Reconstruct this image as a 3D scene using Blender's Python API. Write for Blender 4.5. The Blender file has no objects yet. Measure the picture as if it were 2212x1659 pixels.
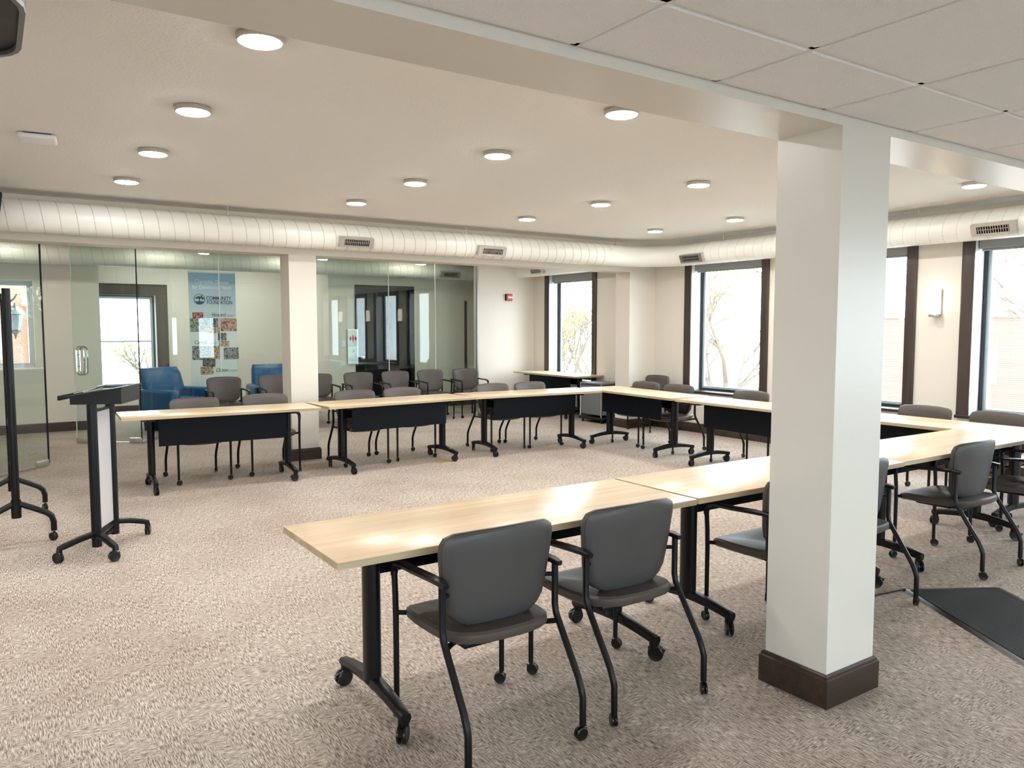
import bpy, math, random
from mathutils import Vector, Matrix
random.seed(7)
R = math.radians
scn = bpy.context.scene
col = scn.collection

# ------------------------------------------------------------------ camera, sky, exposure
cam_d = bpy.data.cameras.new('camera'); cam = bpy.data.objects.new('camera', cam_d); col.objects.link(cam)
cam_d.sensor_fit = 'HORIZONTAL'; cam_d.sensor_width = 36; cam_d.lens = 36 * 1675 / 2212
cam_d.clip_start = .05; cam_d.clip_end = 300
cam.location = (0, 0, 1.581); cam.rotation_euler = (R(90 - 4.25), 0, R(56.08 - 90))
scn.camera = cam
world = bpy.data.worlds.new('sky'); scn.world = world; world.use_nodes = True
bg = world.node_tree.nodes['Background']
bg.inputs[0].default_value = (.82, .91, 1, 1); bg.inputs[1].default_value = 3.9
scn.view_settings.view_transform = 'Standard'; scn.view_settings.look = 'None'
scn.view_settings.exposure = 1.76; scn.view_settings.gamma = 1; scn.view_settings.use_curve_mapping = False
LAMP = 64.0           # radiance of the ceiling discs
cy = scn.cycles
cy.use_denoising = True
cy.max_bounces = 8; cy.diffuse_bounces = 5; cy.glossy_bounces = 4; cy.transmission_bounces = 4
cy.use_adaptive_sampling = True; cy.adaptive_threshold = .035; cy.adaptive_min_samples = 16
cy.transparent_max_bounces = 16; cy.caustics_reflective = False; cy.caustics_refractive = False
cy.sample_clamp_indirect = 6

# ------------------------------------------------------------------ materials
M = {}
def srgb(r, g, b):
    f = lambda c: (c / 255 / 12.92) if c <= 10 else ((c / 255 + .055) / 1.055) ** 2.4
    return (f(r), f(g), f(b), 1)
def mat(name, colr, rough=.5, metal=0, spec=.5, emit=0, bump=0, bscale=200, var=0, vscale=3, coat=0):
    m = bpy.data.materials.new(name); m.use_nodes = True; nt = m.node_tree; p = nt.nodes['Principled BSDF']
    p.inputs['Base Color'].default_value = colr; p.inputs['Roughness'].default_value = rough
    p.inputs['Metallic'].default_value = metal; p.inputs['Specular IOR Level'].default_value = spec
    p.inputs['Coat Weight'].default_value = coat
    if emit:
        p.inputs['Emission Color'].default_value = colr if not isinstance(emit, tuple) else emit[1]
        p.inputs['Emission Strength'].default_value = emit if not isinstance(emit, tuple) else emit[0]
    tc = nt.nodes.new('ShaderNodeTexCoord')
    if bump:
        n = nt.nodes.new('ShaderNodeTexNoise'); n.inputs['Scale'].default_value = bscale; n.inputs['Detail'].default_value = 4
        b = nt.nodes.new('ShaderNodeBump'); b.inputs['Strength'].default_value = bump; b.inputs['Distance'].default_value = .004
        nt.links.new(tc.outputs['Object'], n.inputs['Vector']); nt.links.new(n.outputs['Fac'], b.inputs['Height'])
        nt.links.new(b.outputs['Normal'], p.inputs['Normal'])
    if var:
        n = nt.nodes.new('ShaderNodeTexNoise'); n.inputs['Scale'].default_value = vscale; n.inputs['Detail'].default_value = 5
        mx = nt.nodes.new('ShaderNodeMix'); mx.data_type = 'RGBA'
        mx.inputs['A'].default_value = colr
        mx.inputs['B'].default_value = tuple(c * (1 - var) for c in colr[:3]) + (1,)
        nt.links.new(tc.outputs['Object'], n.inputs['Vector']); nt.links.new(n.outputs['Fac'], mx.inputs['Factor'])
        nt.links.new(mx.outputs['Result'], p.inputs['Base Color'])
    M[name] = m; return m
def wood(name, c1, c2, sc, rough, axis=0, spec=.5):
    m = mat(name, c1, rough, spec=spec); nt = m.node_tree; p = nt.nodes['Principled BSDF']
    tc = nt.nodes.new('ShaderNodeTexCoord'); mp = nt.nodes.new('ShaderNodeMapping'); n = nt.nodes.new('ShaderNodeTexNoise')
    s = [sc * 14, sc * 14, sc * 14]; s[axis] = sc * .7
    mp.inputs['Scale'].default_value = s; n.inputs['Scale'].default_value = 1; n.inputs['Detail'].default_value = 6; n.inputs['Roughness'].default_value = .62
    rp = nt.nodes.new('ShaderNodeValToRGB'); rp.color_ramp.elements[0].color = c2; rp.color_ramp.elements[0].position = .3
    rp.color_ramp.elements[1].color = c1; rp.color_ramp.elements[1].position = .68
    L = nt.links.new
    L(tc.outputs['Object'], mp.inputs['Vector']); L(mp.outputs[0], n.inputs['Vector']); L(n.outputs['Fac'], rp.inputs[0]); L(rp.outputs[0], p.inputs['Base Color'])
    return m
mat('wall', srgb(222, 215, 203), .55, bump=.12, bscale=260)
mat('beam_paint', srgb(216, 211, 202), .26, bump=.08, bscale=160)
mat('plaster', srgb(230, 229, 226), .85, bump=.9, bscale=55)
mat('tile', srgb(240, 238, 236), .95, bump=1.0, bscale=150, var=.1, vscale=220)
mat('grid', srgb(236, 234, 230), .45)
mat('duct', srgb(232, 230, 222), .35, bump=.03, bscale=20)
mat('seam_crevice_shade', srgb(200, 198, 190), .4)  # greyer than the duct: crevice shade along the ridge put into the colour
mat('steel', (.62, .61, .6, 1), .3, 1)
mat('nickel', (.62, .58, .54, 1), .28, 1)
mat('chrome', (.85, .86, .88, 1), .08, 1)
mat('black', (.004, .004, .005, 1), .36, spec=.4)
mat('black_frame', (.0022, .0026, .0035, 1), .38, spec=.3)
mat('panel_black', (.0012, .0028, .0055, 1), .5, spec=.16)
mat('rubber', (.004, .004, .005, 1), .3, spec=.45)
mat('vinyl', (.070, .055, .046, 1), .42, bump=.12, bscale=700)
mat('vinyl_shell', (.060, .056, .055, 1), .45, bump=.1, bscale=700)
mat('jamb', srgb(224, 224, 224), .5)
mat('alu', srgb(186, 198, 206), .35, .3)
mat('dark_alu', (.012, .016, .024, 1), .4)
mat('shade', srgb(150, 150, 150), .7)
mat('white_plastic', srgb(235, 235, 238), .4)
mat('red', srgb(205, 28, 40), .35)
mat('red_dark', srgb(120, 14, 22), .4)
mat('white', srgb(240, 240, 240), .5)
mat('blue_vinyl', srgb(24, 88, 140), .33)
mat('grey_metal', srgb(112, 114, 116), .5)
mat('grey_board', srgb(200, 198, 200), .3)
mat('brass', srgb(190, 160, 90), .4, .4)
mat('banner_white', srgb(236, 238, 238), .6)
mat('ink', srgb(52, 66, 78), .7)
mat('ink_grey', srgb(120, 128, 130), .7)
mat('ink_white', srgb(250, 250, 250), .7)
mat('leaf_green', srgb(92, 150, 80), .7)
mat('ink_blue', srgb(40, 84, 110), .7)
mat('paper', srgb(235, 232, 226), .8)
mat('lantern_metal', (.03, .035, .04, 1), .5)
mat('bark', srgb(120, 108, 96), .9)
mat('leaf', srgb(176, 190, 96), .8)
mat('ground_ext', srgb(158, 156, 152), .9, var=.2, vscale=.3)
mat('stone_ext', srgb(225, 220, 208), .8)
mat('pane_ext', srgb(120, 135, 150), .1)
wood('oak', srgb(231, 207, 175), srgb(212, 185, 150), 1.0, .27, spec=.6)
wood('oak_edge', srgb(196, 178, 146), srgb(160, 140, 108), 1.3, .45)
wood('espresso', srgb(74, 60, 52), srgb(46, 36, 31), 1.0, .38, axis=2)
wood('espresso_h', srgb(70, 54, 44), srgb(42, 31, 26), 1.0, .36, axis=0)
def sky_gradient():
    m = mat('banner_sky', srgb(236, 238, 238), .6); nt = m.node_tree
    tc = nt.nodes.new('ShaderNodeTexCoord'); sp = nt.nodes.new('ShaderNodeSeparateXYZ'); rp = nt.nodes.new('ShaderNodeValToRGB')
    rp.color_ramp.elements[0].position = .55; rp.color_ramp.elements[0].color = srgb(238, 239, 238)
    rp.color_ramp.elements[1].position = 1; rp.color_ramp.elements[1].color = srgb(150, 184, 218)
    nt.links.new(tc.outputs['Generated'], sp.inputs[0]); nt.links.new(sp.outputs['Z'], rp.inputs[0]); nt.links.new(rp.outputs[0], nt.nodes['Principled BSDF'].inputs['Base Color'])
sky_gradient()
def photo_mat(name, cols, sc, seed):
    m = mat(name, cols[0], .5); nt = m.node_tree
    tc = nt.nodes.new('ShaderNodeTexCoord'); mp = nt.nodes.new('ShaderNodeMapping'); mp.inputs['Location'].default_value = (seed, seed * 2, seed)
    v = nt.nodes.new('ShaderNodeTexNoise'); v.inputs['Scale'].default_value = sc; v.inputs['Detail'].default_value = 3
    rp = nt.nodes.new('ShaderNodeValToRGB'); rp.color_ramp.interpolation = 'CONSTANT'
    while len(rp.color_ramp.elements) < len(cols): rp.color_ramp.elements.new(.5)
    for i, c in enumerate(cols):
        rp.color_ramp.elements[i].position = [0, .42, .5, .58][i]; rp.color_ramp.elements[i].color = c
    L = nt.links.new
    L(tc.outputs['Object'], mp.inputs[0]); L(mp.outputs[0], v.inputs['Vector']); L(v.outputs['Fac'], rp.inputs[0]); L(rp.outputs[0], nt.nodes['Principled BSDF'].inputs['Base Color'])
photo_mat('photo_red', [srgb(60, 40, 40), srgb(190, 80, 80), srgb(220, 150, 140), srgb(120, 60, 60)], 22, 1)
photo_mat('photo_green', [srgb(50, 80, 60), srgb(110, 120, 100), srgb(180, 176, 165), srgb(70, 100, 76)], 18, 3)
photo_mat('photo_pink', [srgb(110, 66, 58), srgb(196, 130, 116), srgb(215, 170, 160), srgb(150, 90, 80)], 14, 5)
photo_mat('photo_dark', [srgb(40, 36, 36), srgb(86, 70, 66), srgb(150, 140, 135), srgb(56, 56, 70)], 26, 7)
photo_mat('photo_crowd', [srgb(50, 48, 58), srgb(120, 96, 90), srgb(190, 186, 186), srgb(80, 84, 104)], 34, 9)
photo_mat('photo_warm', [srgb(90, 54, 40), srgb(190, 140, 100), srgb(215, 190, 160), srgb(130, 96, 76)], 20, 11)

def carpet():
    m = mat('carpet', srgb(190, 172, 156), .95, spec=.15); nt = m.node_tree; p = nt.nodes['Principled BSDF']; L = nt.links.new
    N = nt.nodes.new; tc = N('ShaderNodeTexCoord')
    def streak(sx, sy, loc):
        mp = N('ShaderNodeMapping'); mp.inputs['Scale'].default_value = (sx, sy, 1); mp.inputs['Location'].default_value = loc
        n = N('ShaderNodeTexNoise'); n.noise_dimensions = '2D'; n.inputs['Scale'].default_value = 1; n.inputs['Detail'].default_value = 2.5; n.inputs['Roughness'].default_value = .6
        L(tc.outputs['Object'], mp.inputs[0]); L(mp.outputs[0], n.inputs['Vector']); return n.outputs['Fac']
    a = streak(215, 24, (0, 0, 0)); b = streak(30, 200, (5, 3, 0)); k = streak(7, 5, (2, 9, 0)); t = streak(1.3, 1.1, (4, 4, 0)); g = streak(260, 200, (1, 1, 0))
    cr = N('ShaderNodeMapRange'); cr.inputs[1].default_value = .5; cr.inputs[2].default_value = .62; L(k, cr.inputs[0])
    mx = N('ShaderNodeMix'); L(cr.outputs[0], mx.inputs['Factor']); L(a, mx.inputs['A']); L(b, mx.inputs['B'])
    m2 = N('ShaderNodeMix'); m2.inputs['Factor'].default_value = .3; L(mx.outputs['Result'], m2.inputs['A']); L(g, m2.inputs['B'])
    rp = N('ShaderNodeValToRGB'); e = rp.color_ramp.elements
    e[0].position = .36; e[0].color = srgb(104, 93, 84); e[1].position = .63; e[1].color = srgb(216, 203, 190)
    x = e.new(.49); x.color = srgb(166, 154, 143)
    L(m2.outputs['Result'], rp.inputs[0])
    tn = N('ShaderNodeMix'); tn.data_type = 'RGBA'; tn.blend_type = 'MULTIPLY'
    r2 = N('ShaderNodeValToRGB'); r2.color_ramp.elements[0].position = .3; r2.color_ramp.elements[0].color = (.86, .82, .80, 1); r2.color_ramp.elements[1].position = .62; r2.color_ramp.elements[1].color = (1, 1, 1, 1)
    L(t, r2.inputs[0]); tn.inputs['Factor'].default_value = 1; L(rp.outputs[0], tn.inputs['A']); L(r2.outputs[0], tn.inputs['B']); L(tn.outputs['Result'], p.inputs['Base Color'])
    bp = N('ShaderNodeBump'); bp.inputs['Strength'].default_value = .5; bp.inputs['Distance'].default_value = .004; L(m2.outputs['Result'], bp.inputs['Height']); L(bp.outputs[0], p.inputs['Normal'])
carpet()
def ribbed():
    m = mat('mat_ribs', (.02, .021, .024, 1), .8, spec=.2); nt = m.node_tree; L = nt.links.new
    tc = nt.nodes.new('ShaderNodeTexCoord'); w = nt.nodes.new('ShaderNodeTexWave'); w.inputs['Scale'].default_value = 28; w.bands_direction = 'X'; w.inputs['Distortion'].default_value = .4
    rp = nt.nodes.new('ShaderNodeValToRGB'); rp.color_ramp.elements[0].color = (.012, .012, .014, 1); rp.color_ramp.elements[1].color = (.06, .062, .066, 1)
    b = nt.nodes.new('ShaderNodeBump'); b.inputs['Strength'].default_value = .7; b.inputs['Distance'].default_value = .004
    L(tc.outputs['Object'], w.inputs['Vector']); L(w.outputs['Fac'], rp.inputs[0]); L(rp.outputs[0], nt.nodes['Principled BSDF'].inputs['Base Color']); L(w.outputs['Fac'], b.inputs['Height']); L(b.outputs[0], nt.nodes['Principled BSDF'].inputs['Normal'])
ribbed()
def bricks():
    m = mat('brick_far', srgb(190, 130, 110), .9); nt = m.node_tree; L = nt.links.new
    tc = nt.nodes.new('ShaderNodeTexCoord'); mp = nt.nodes.new('ShaderNodeMapping'); mp.inputs['Rotation'].default_value = (R(90), 0, 0)
    b = nt.nodes.new('ShaderNodeTexBrick'); b.inputs['Color1'].default_value = srgb(140, 90, 74); b.inputs['Color2'].default_value = srgb(152, 98, 80); b.inputs['Mortar'].default_value = srgb(150, 130, 118)
    b.inputs['Scale'].default_value = 4.5; b.inputs['Mortar Size'].default_value = .012
    L(tc.outputs['Object'], mp.inputs[0]); L(mp.outputs[0], b.inputs['Vector']); L(b.outputs['Color'], nt.nodes['Principled BSDF'].inputs['Base Color'])
bricks()
def glass(name, tint):
    m = bpy.data.materials.new(name); m.use_nodes = True; nt = m.node_tree; nt.nodes.clear(); L = nt.links.new
    o = nt.nodes.new('ShaderNodeOutputMaterial'); mx = nt.nodes.new('ShaderNodeMixShader'); w = nt.nodes.new('ShaderNodeLayerWeight')
    pw = nt.nodes.new('ShaderNodeMath'); pw.operation = 'POWER'; pw.inputs[1].default_value = 5
    ml = nt.nodes.new('ShaderNodeMath'); ml.operation = 'MULTIPLY_ADD'; ml.inputs[1].default_value = .96; ml.inputs[2].default_value = .04
    t = nt.nodes.new('ShaderNodeBsdfTransparent'); t.inputs[0].default_value = tint
    g = nt.nodes.new('ShaderNodeBsdfGlossy'); g.inputs['Roughness'].default_value = 0
    L(w.outputs['Facing'], pw.inputs[0]); L(pw.outputs[0], ml.inputs[0]); L(ml.outputs[0], mx.inputs[0])
    L(t.outputs[0], mx.inputs[1]); L(g.outputs[0], mx.inputs[2]); L(mx.outputs[0], o.inputs[0]); M[name] = m
glass('glass', (.95, .975, .965, 1)); glass('glass_green', (.915, .972, .95, 1))
mat('lamp_disc', (1, .95, .86, 1), .6, emit=(LAMP, (1, .99, .97, 1)))
mat('lamp_lobby', (1, .95, .86, 1), .6, emit=(LAMP * .5, (1, .9, .76, 1)))
mat('lamp_sconce', (1, .97, .9, 1), .6, emit=(1.7, (1, .86, .66, 1)))

# ------------------------------------------------------------------ mesh helpers
class MB:
    def __init__(s): s.v = []; s.f = []
    def add(s, vs, fs):
        o = len(s.v); s.v += [tuple(v) for v in vs]; s.f += [tuple(i + o for i in f) for f in fs]; return s
    def box(s, x0, x1, y0, y1, z0, z1):
        return s.add([(x0, y0, z0), (x1, y0, z0), (x1, y1, z0), (x0, y1, z0), (x0, y0, z1), (x1, y0, z1), (x1, y1, z1), (x0, y1, z1)],
                     [(0, 3, 2, 1), (4, 5, 6, 7), (0, 1, 5, 4), (1, 2, 6, 5), (2, 3, 7, 6), (3, 0, 4, 7)])
    def loft(s, loops, cap=True, closed=True):
        n = len(loops[0]); vs = [p for l in loops for p in l]; fs = []
        for i in range(len(loops) - 1):
            for j in range(n if closed else n - 1):
                k = (j + 1) % n; fs.append((i * n + j, i * n + k, (i + 1) * n + k, (i + 1) * n + j))
        if cap: fs += [tuple(range(n - 1, -1, -1)), tuple((len(loops) - 1) * n + j for j in range(n))]
        return s.add(vs, fs)
    def tube(s, pts, r, n=10, cap=True):
        pts = [Vector(p) for p in pts]; rs = r if isinstance(r, (list, tuple)) else [r] * len(pts); loops = []; up = None
        for i, p in enumerate(pts):
            a = (pts[i] - pts[i - 1]).normalized() if i else None; b = (pts[i + 1] - pts[i]).normalized() if i < len(pts) - 1 else None
            d = (a + b).normalized() if a and b else (a or b)
            if up is None: up = d.orthogonal().normalized()
            up = (up - d * up.dot(d)).normalized(); q = d.cross(up)
            k = 1 / max(.5, d.dot(a)) if a and b else 1
            loops.append([p + (up * math.cos(t) + q * math.sin(t)) * rs[i] * (k if 0 else 1) for t in [2 * math.pi * j / n for j in range(n)]])
        return s.loft(loops, cap)
    def ribbon(s, pts, ws, th, wdir):
        wd = Vector(wdir); loops = []; pts = [Vector(p) for p in pts]
        for i, p in enumerate(pts):
            d = (pts[min(i + 1, len(pts) - 1)] - pts[max(i - 1, 0)]).normalized(); nrm = d.cross(wd).normalized()
            w = ws[i] / 2; t = th / 2
            loops.append([p + wd * a * w + nrm * b * t for a, b in ((-1, -.5), (-.8, -1), (.8, -1), (1, -.5), (1, .5), (.8, 1), (-.8, 1), (-1, .5))])
        return s.loft(loops)
    def lathe(s, prof, n=24, c=(0, 0, 0), axis='z', cap=True):
        loops = []
        for r, h in prof:
            l = []
            for j in range(n):
                t = 2 * math.pi * j / n; a, b = r * math.cos(t), r * math.sin(t)
                p = (a, b, h) if axis == 'z' else ((h, a, b) if axis == 'x' else (b, h, a))
                l.append((p[0] + c[0], p[1] + c[1], p[2] + c[2]))
            loops.append(l)
        return s.loft(loops, cap)
    def prism(s, poly, plane, a, b):
        g = {'xy': lambda u, v, w: (u, v, w), 'xz': lambda u, v, w: (u, w, v), 'yz': lambda u, v, w: (w, u, v)}[plane]
        return s.loft([[g(u, v, a) for u, v in poly], [g(u, v, b) for u, v in poly]])
    def rbox(s, x0, x1, y0, y1, z0, z1, r, m=3, n=3):
        cx, cyy = (x0 + x1) / 2, (y0 + y1) / 2; loops = []
        for top in (0, 1):
            for k in (range(m + 1) if not top else range(m, -1, -1)):
                a = math.pi / 2 * k / m; i = r * (1 - math.sin(a)); dz = r * (1 - math.cos(a))
                z = z0 + dz if not top else z1 - dz
                # rounding: at k=0 inset r on the face, at k=m full size
                loops.append([(cx + u, cyy + v, z) for u, v in rrect(x1 - x0 - 2 * i, y1 - y0 - 2 * i, max(r - i, .0005), n)])
        # order faces bottom (k=0) ... m, then top m ... 0
        return s.loft(loops)
    def build(s, name, m, parent=None, smooth=True, ang=35):
        me = bpy.data.meshes.new(name); me.from_pydata(s.v, [], s.f); me.materials.append(M[m] if isinstance(m, str) else m)
        import bmesh
        b = bmesh.new(); b.from_mesh(me); bmesh.ops.recalc_face_normals(b, faces=b.faces); b.to_mesh(me); b.free()
        if smooth:
            me.shade_smooth()
            try: me.set_sharp_from_angle(angle=R(ang))
            except Exception: pass
        return link(name, me, parent)
def rrect(sx, sy, r, n=3):
    out = []
    for cx, cyy, a0 in ((sx / 2 - r, sy / 2 - r, 0), (-sx / 2 + r, sy / 2 - r, 90), (-sx / 2 + r, -sy / 2 + r, 180), (sx / 2 - r, -sy / 2 + r, 270)):
        for k in range(n + 1):
            t = R(a0 + 90 * k / n); out.append((cx + r * math.cos(t), cyy + r * math.sin(t)))
    return out
def link(name, me, parent=None):
    o = bpy.data.objects.new(name, me); col.objects.link(o)
    if parent: o.parent = parent
    return o
def empty(name, loc=(0, 0, 0), rz=0):
    o = bpy.data.objects.new(name, None); col.objects.link(o); o.location = loc; o.rotation_euler = (0, 0, rz); o.empty_display_size = .1; return o
def tag(o, label, cat, group=None):
    o['label'] = label; o['category'] = cat
    if group: o['group'] = group
    return o
def struct(o, label=None):
    o['kind'] = 'structure'
    if label: o['label'] = label
    return o
def thing(name, label, cat, loc=(0, 0, 0), rz=0, group=None): return tag(empty(name, loc, rz), label, cat, group)
def copy_tree(o, parent=None):
    c = o.copy(); col.objects.link(c); c.parent = parent
    for ch in o.children: copy_tree(ch, c)
    return c
def sbox(name, x0, x1, y0, y1, z0, z1, m, parent=None):
    o = MB().box(x0, x1, y0, y1, z0, z1).build(name, m, parent, smooth=False)
    return o if parent else struct(o)

# ------------------------------------------------------------------ the setting
XL, XR, YB, ZC = -3.6, 8.72, -4.2, 2.85
floor = sbox('floor', XL - .3, 9.0, YB - .3, 15.9, -.12, 0, 'carpet'); struct(floor, 'beige and brown striated carpet floor')
ceil = sbox('ceiling', XL - .3, 9.0, 2.165, 15.9, ZC, ZC + .15, 'plaster'); struct(ceil, 'textured white plaster ceiling')
# acoustic tile ceiling on the camera's side of the beam
grid = MB()
xs = [1.470 + .6096 * k for k in range(-8, 13)]; ys = [1.477 - .6096 * k for k in range(0, 10)]
ZG = 2.412
for x in xs: grid.box(x - .012, x + .012, YB, 1.862, ZG, ZG + .04)
for y in ys: grid.box(XL, XR, y - .012, y + .012, ZG, ZG + .04)
grid.box(XL, XR, 1.84, 1.862, ZG, ZG + .04)
grid.box(XL, XR, YB, 1.862, ZG + .045, ZG + .06)
cg = struct(grid.build('ceiling', 'grid', smooth=False), 'suspended white grid holding square acoustic tiles')
def tile_mesh(sx, sy):
    b = MB(); h = .0105
    b.loft([[(sx / 2 * a, sy / 2 * c, z) for a, c in ((-1, -1), (1, -1), (1, 1), (-1, 1))] for z in (ZG + .02, ZG - .004)])
    f = [(u, v, ZG - .008) for u, v in rrect(sx - .008, sy - .008, .002, 1)]
    b.loft([[(u, v, ZG - .004) for u, v in rrect(sx, sy, .001, 1)], f])
    o = b.build('tile', 'tile', cg, smooth=False); return o
t_full = tile_mesh(.5846, .5846); t_cut = tile_mesh(.5846, .352)
first = {0: True, 1: True}
for i in range(len(xs) - 1):
    for j in range(len(ys)):
        src, k = (t_cut, 1) if j == 0 else (t_full, 0)
        if xs[i] + .3 > XR - .25: continue
        o = src if first[k] else src.copy()
        if not first[k]: col.objects.link(o); o.parent = cg
        first[k] = False
        y = (1.489 + 1.841) / 2 if j == 0 else (ys[j - 1] + ys[j]) / 2
        o.location = (xs[i] + .3048, y, 0)
struct(MB().box(XL, XR, 1.862, 2.165, 2.372, ZC + .1).build('beam', 'beam_paint', smooth=False), 'painted ceiling beam carried by the square column')
def column(name, x0, x1, y0, y1, z1, m, label):
    c = struct(MB().box(x0, x1, y0, y1, 0, z1).build(name, m, smooth=False), label)
    b = MB(); t = .02
    prof = [(0, 0), (t, 0), (t, .118), (t - .006, .122), (t - .007, .132), (t - .013, .138), (0, .138)]
    loops = []
    for d, z in prof: loops.append([(x0 - d, y0 - d, z), (x1 + d, y0 - d, z), (x1 + d, y1 + d, z), (x0 - d, y1 + d, z)])
    b.loft(loops, cap=False).build('baseboard', 'espresso_h', c, smooth=False)
    return c
column('column', 2.823, 3.16, 1.862, 2.165, 2.372, 'beam_paint', 'square painted column with dark wood base in front of the tables')
# header beam over the bay, its pillar and pilaster
struct(MB().box(XL, XR, 8.935, 9.25, 2.413, ZC + .1).build('beam', 'wall', smooth=False), 'painted beam behind the long duct over the pillar')
column('pillar', 2.9, 3.226, 8.935, 9.25, 2.413, 'wall', 'beige pillar under the beam between the glass walls')
column('pilaster_column', 8.19, XR + .02, 8.935, 9.25, 2.413, 'wall', 'beige pilaster against the window wall')

WIN = [(10.34, 11.84)] + [(6.77 - 2.008 * k, 8.29 - 2.008 * k) for k in range(6)]      # casing outer edges on the window wall
ZS, ZH, CW = .62, 2.56, .125
def holed(b, axis, a0, a1, lo, hi, z0, z1, holes, hz):
    """wall slab along an axis with openings; lo/hi across"""
    def bx(u0, u1, w0, w1):
        if u1 - u0 < 1e-4 or w1 - w0 < 1e-4: return
        b.box(*((lo, hi, u0, u1) if axis == 'y' else (u0, u1, lo, hi)), w0, w1)
    cur = a0
    for h0, h1 in sorted(holes):
        bx(cur, h0, z0, z1); bx(h0, h1, z0, hz[0]); bx(h0, h1, hz[1], z1); cur = h1
    bx(cur, a1, z0, z1); return b
holes = [(a + CW - .01, c - CW + .01) for a, c in WIN]
wr = struct(holed(MB(), 'y', YB, 15.9, XR, 9.0, 0, ZC, holes, (ZS, ZH)).build('wall_right', 'wall', smooth=False), 'beige wall with tall daylight windows')
wb_added_holes = [(-2.9, -1.3), (-.9, .7), (1.1, 2.7), (3.1, 4.7), (5.1, 6.7)]
struct(holed(MB(), 'x', XL - .28, 9.0, YB - .28, YB, 0, ZC, wb_added_holes, (.4, 1.95)).build('wall_rear', 'wall', smooth=False), 'beige rear wall with unseen windows added for light')
wl_added_holes = [(-3.2, -1.8), (-1.2, .2)]
struct(holed(MB(), 'y', YB, 15.9, XL - .28, XL, 0, ZC, wl_added_holes, (ZS, ZH)).build('wall_left', 'wall', smooth=False), 'beige side wall')
# bay end wall and the lobby behind the glass
struct(MB().box(7.46, XR, 12.22, 12.36, 0, ZC).build('wall_bay', 'wall', smooth=False), 'pale wall beside the window carrying the red alarm')
struct(holed(MB(), 'x', XL, 1.42, 13.46, 13.74, 0, ZC, [(-.86, .56)], (.97, 2.26)).build('wall_lobby', 'wall', smooth=False), 'beige lobby wall seen through the glass doorway')
struct(holed(MB(), 'x', 5.22, XR, 13.46, 13.6, 0, ZC, [(5.66, 6.70)], (0, 2.26)).build('wall_lobby', 'wall', smooth=False), 'pale lobby wall with dark doorway')
sbox('wall_lounge', 1.28, 1.42, 13.74, 15.9, 0, ZC, 'wall')
struct(holed(MB(), 'x', 1.42, XR, 15.62, 15.9, 0, ZC, [(1.6, 2.58)], (.46, 2.16)).build('wall_back', 'wall', smooth=False), 'far lounge wall')
sbox('wall_lounge', 5.08, 5.22, 13.46, 15.62, 0, ZC, 'wall')
sbox('wall_service', 5.22, XR, 14.2, 14.3, 0, ZC, 'black_frame')
# baseboards
def baseboard(name, p0, p1, nrm, m='espresso_h'):
    p0, p1, n = Vector(p0 + (0,)), Vector(p1 + (0,)), Vector(nrm + (0,)); t = .02
    prof = [(0, 0), (t, 0), (t, .118), (t - .006, .122), (t - .007, .132), (t - .013, .138), (0, .138)]
    o = MB().loft([[p + n * d + Vector((0, 0, z)) for d, z in prof] for p in (p0, p1)]).build(name, m, smooth=False); return struct(o)
baseboard('baseboard_right', (XR, YB), (XR, 8.915), (-1, 0)); baseboard('baseboard_right', (XR, 9.27), (XR, 12.22), (-1, 0))
baseboard('baseboard_bay', (7.5, 12.22), (XR, 12.22), (0, -1)); baseboard('baseboard_lobby', (XL, 13.46), (1.44, 13.46), (0, -1))
baseboard('baseboard_lobby', (5.22, 13.46), (5.58, 13.46), (0, -1)); baseboard('baseboard_lobby', (6.78, 13.46), (XR, 13.46), (0, -1))
baseboard('baseboard_back', (1.42, 15.62), (5.08, 15.62), (0, -1)); baseboard('baseboard_left', (XL, YB), (XL, 13.46), (1, 0))

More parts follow.
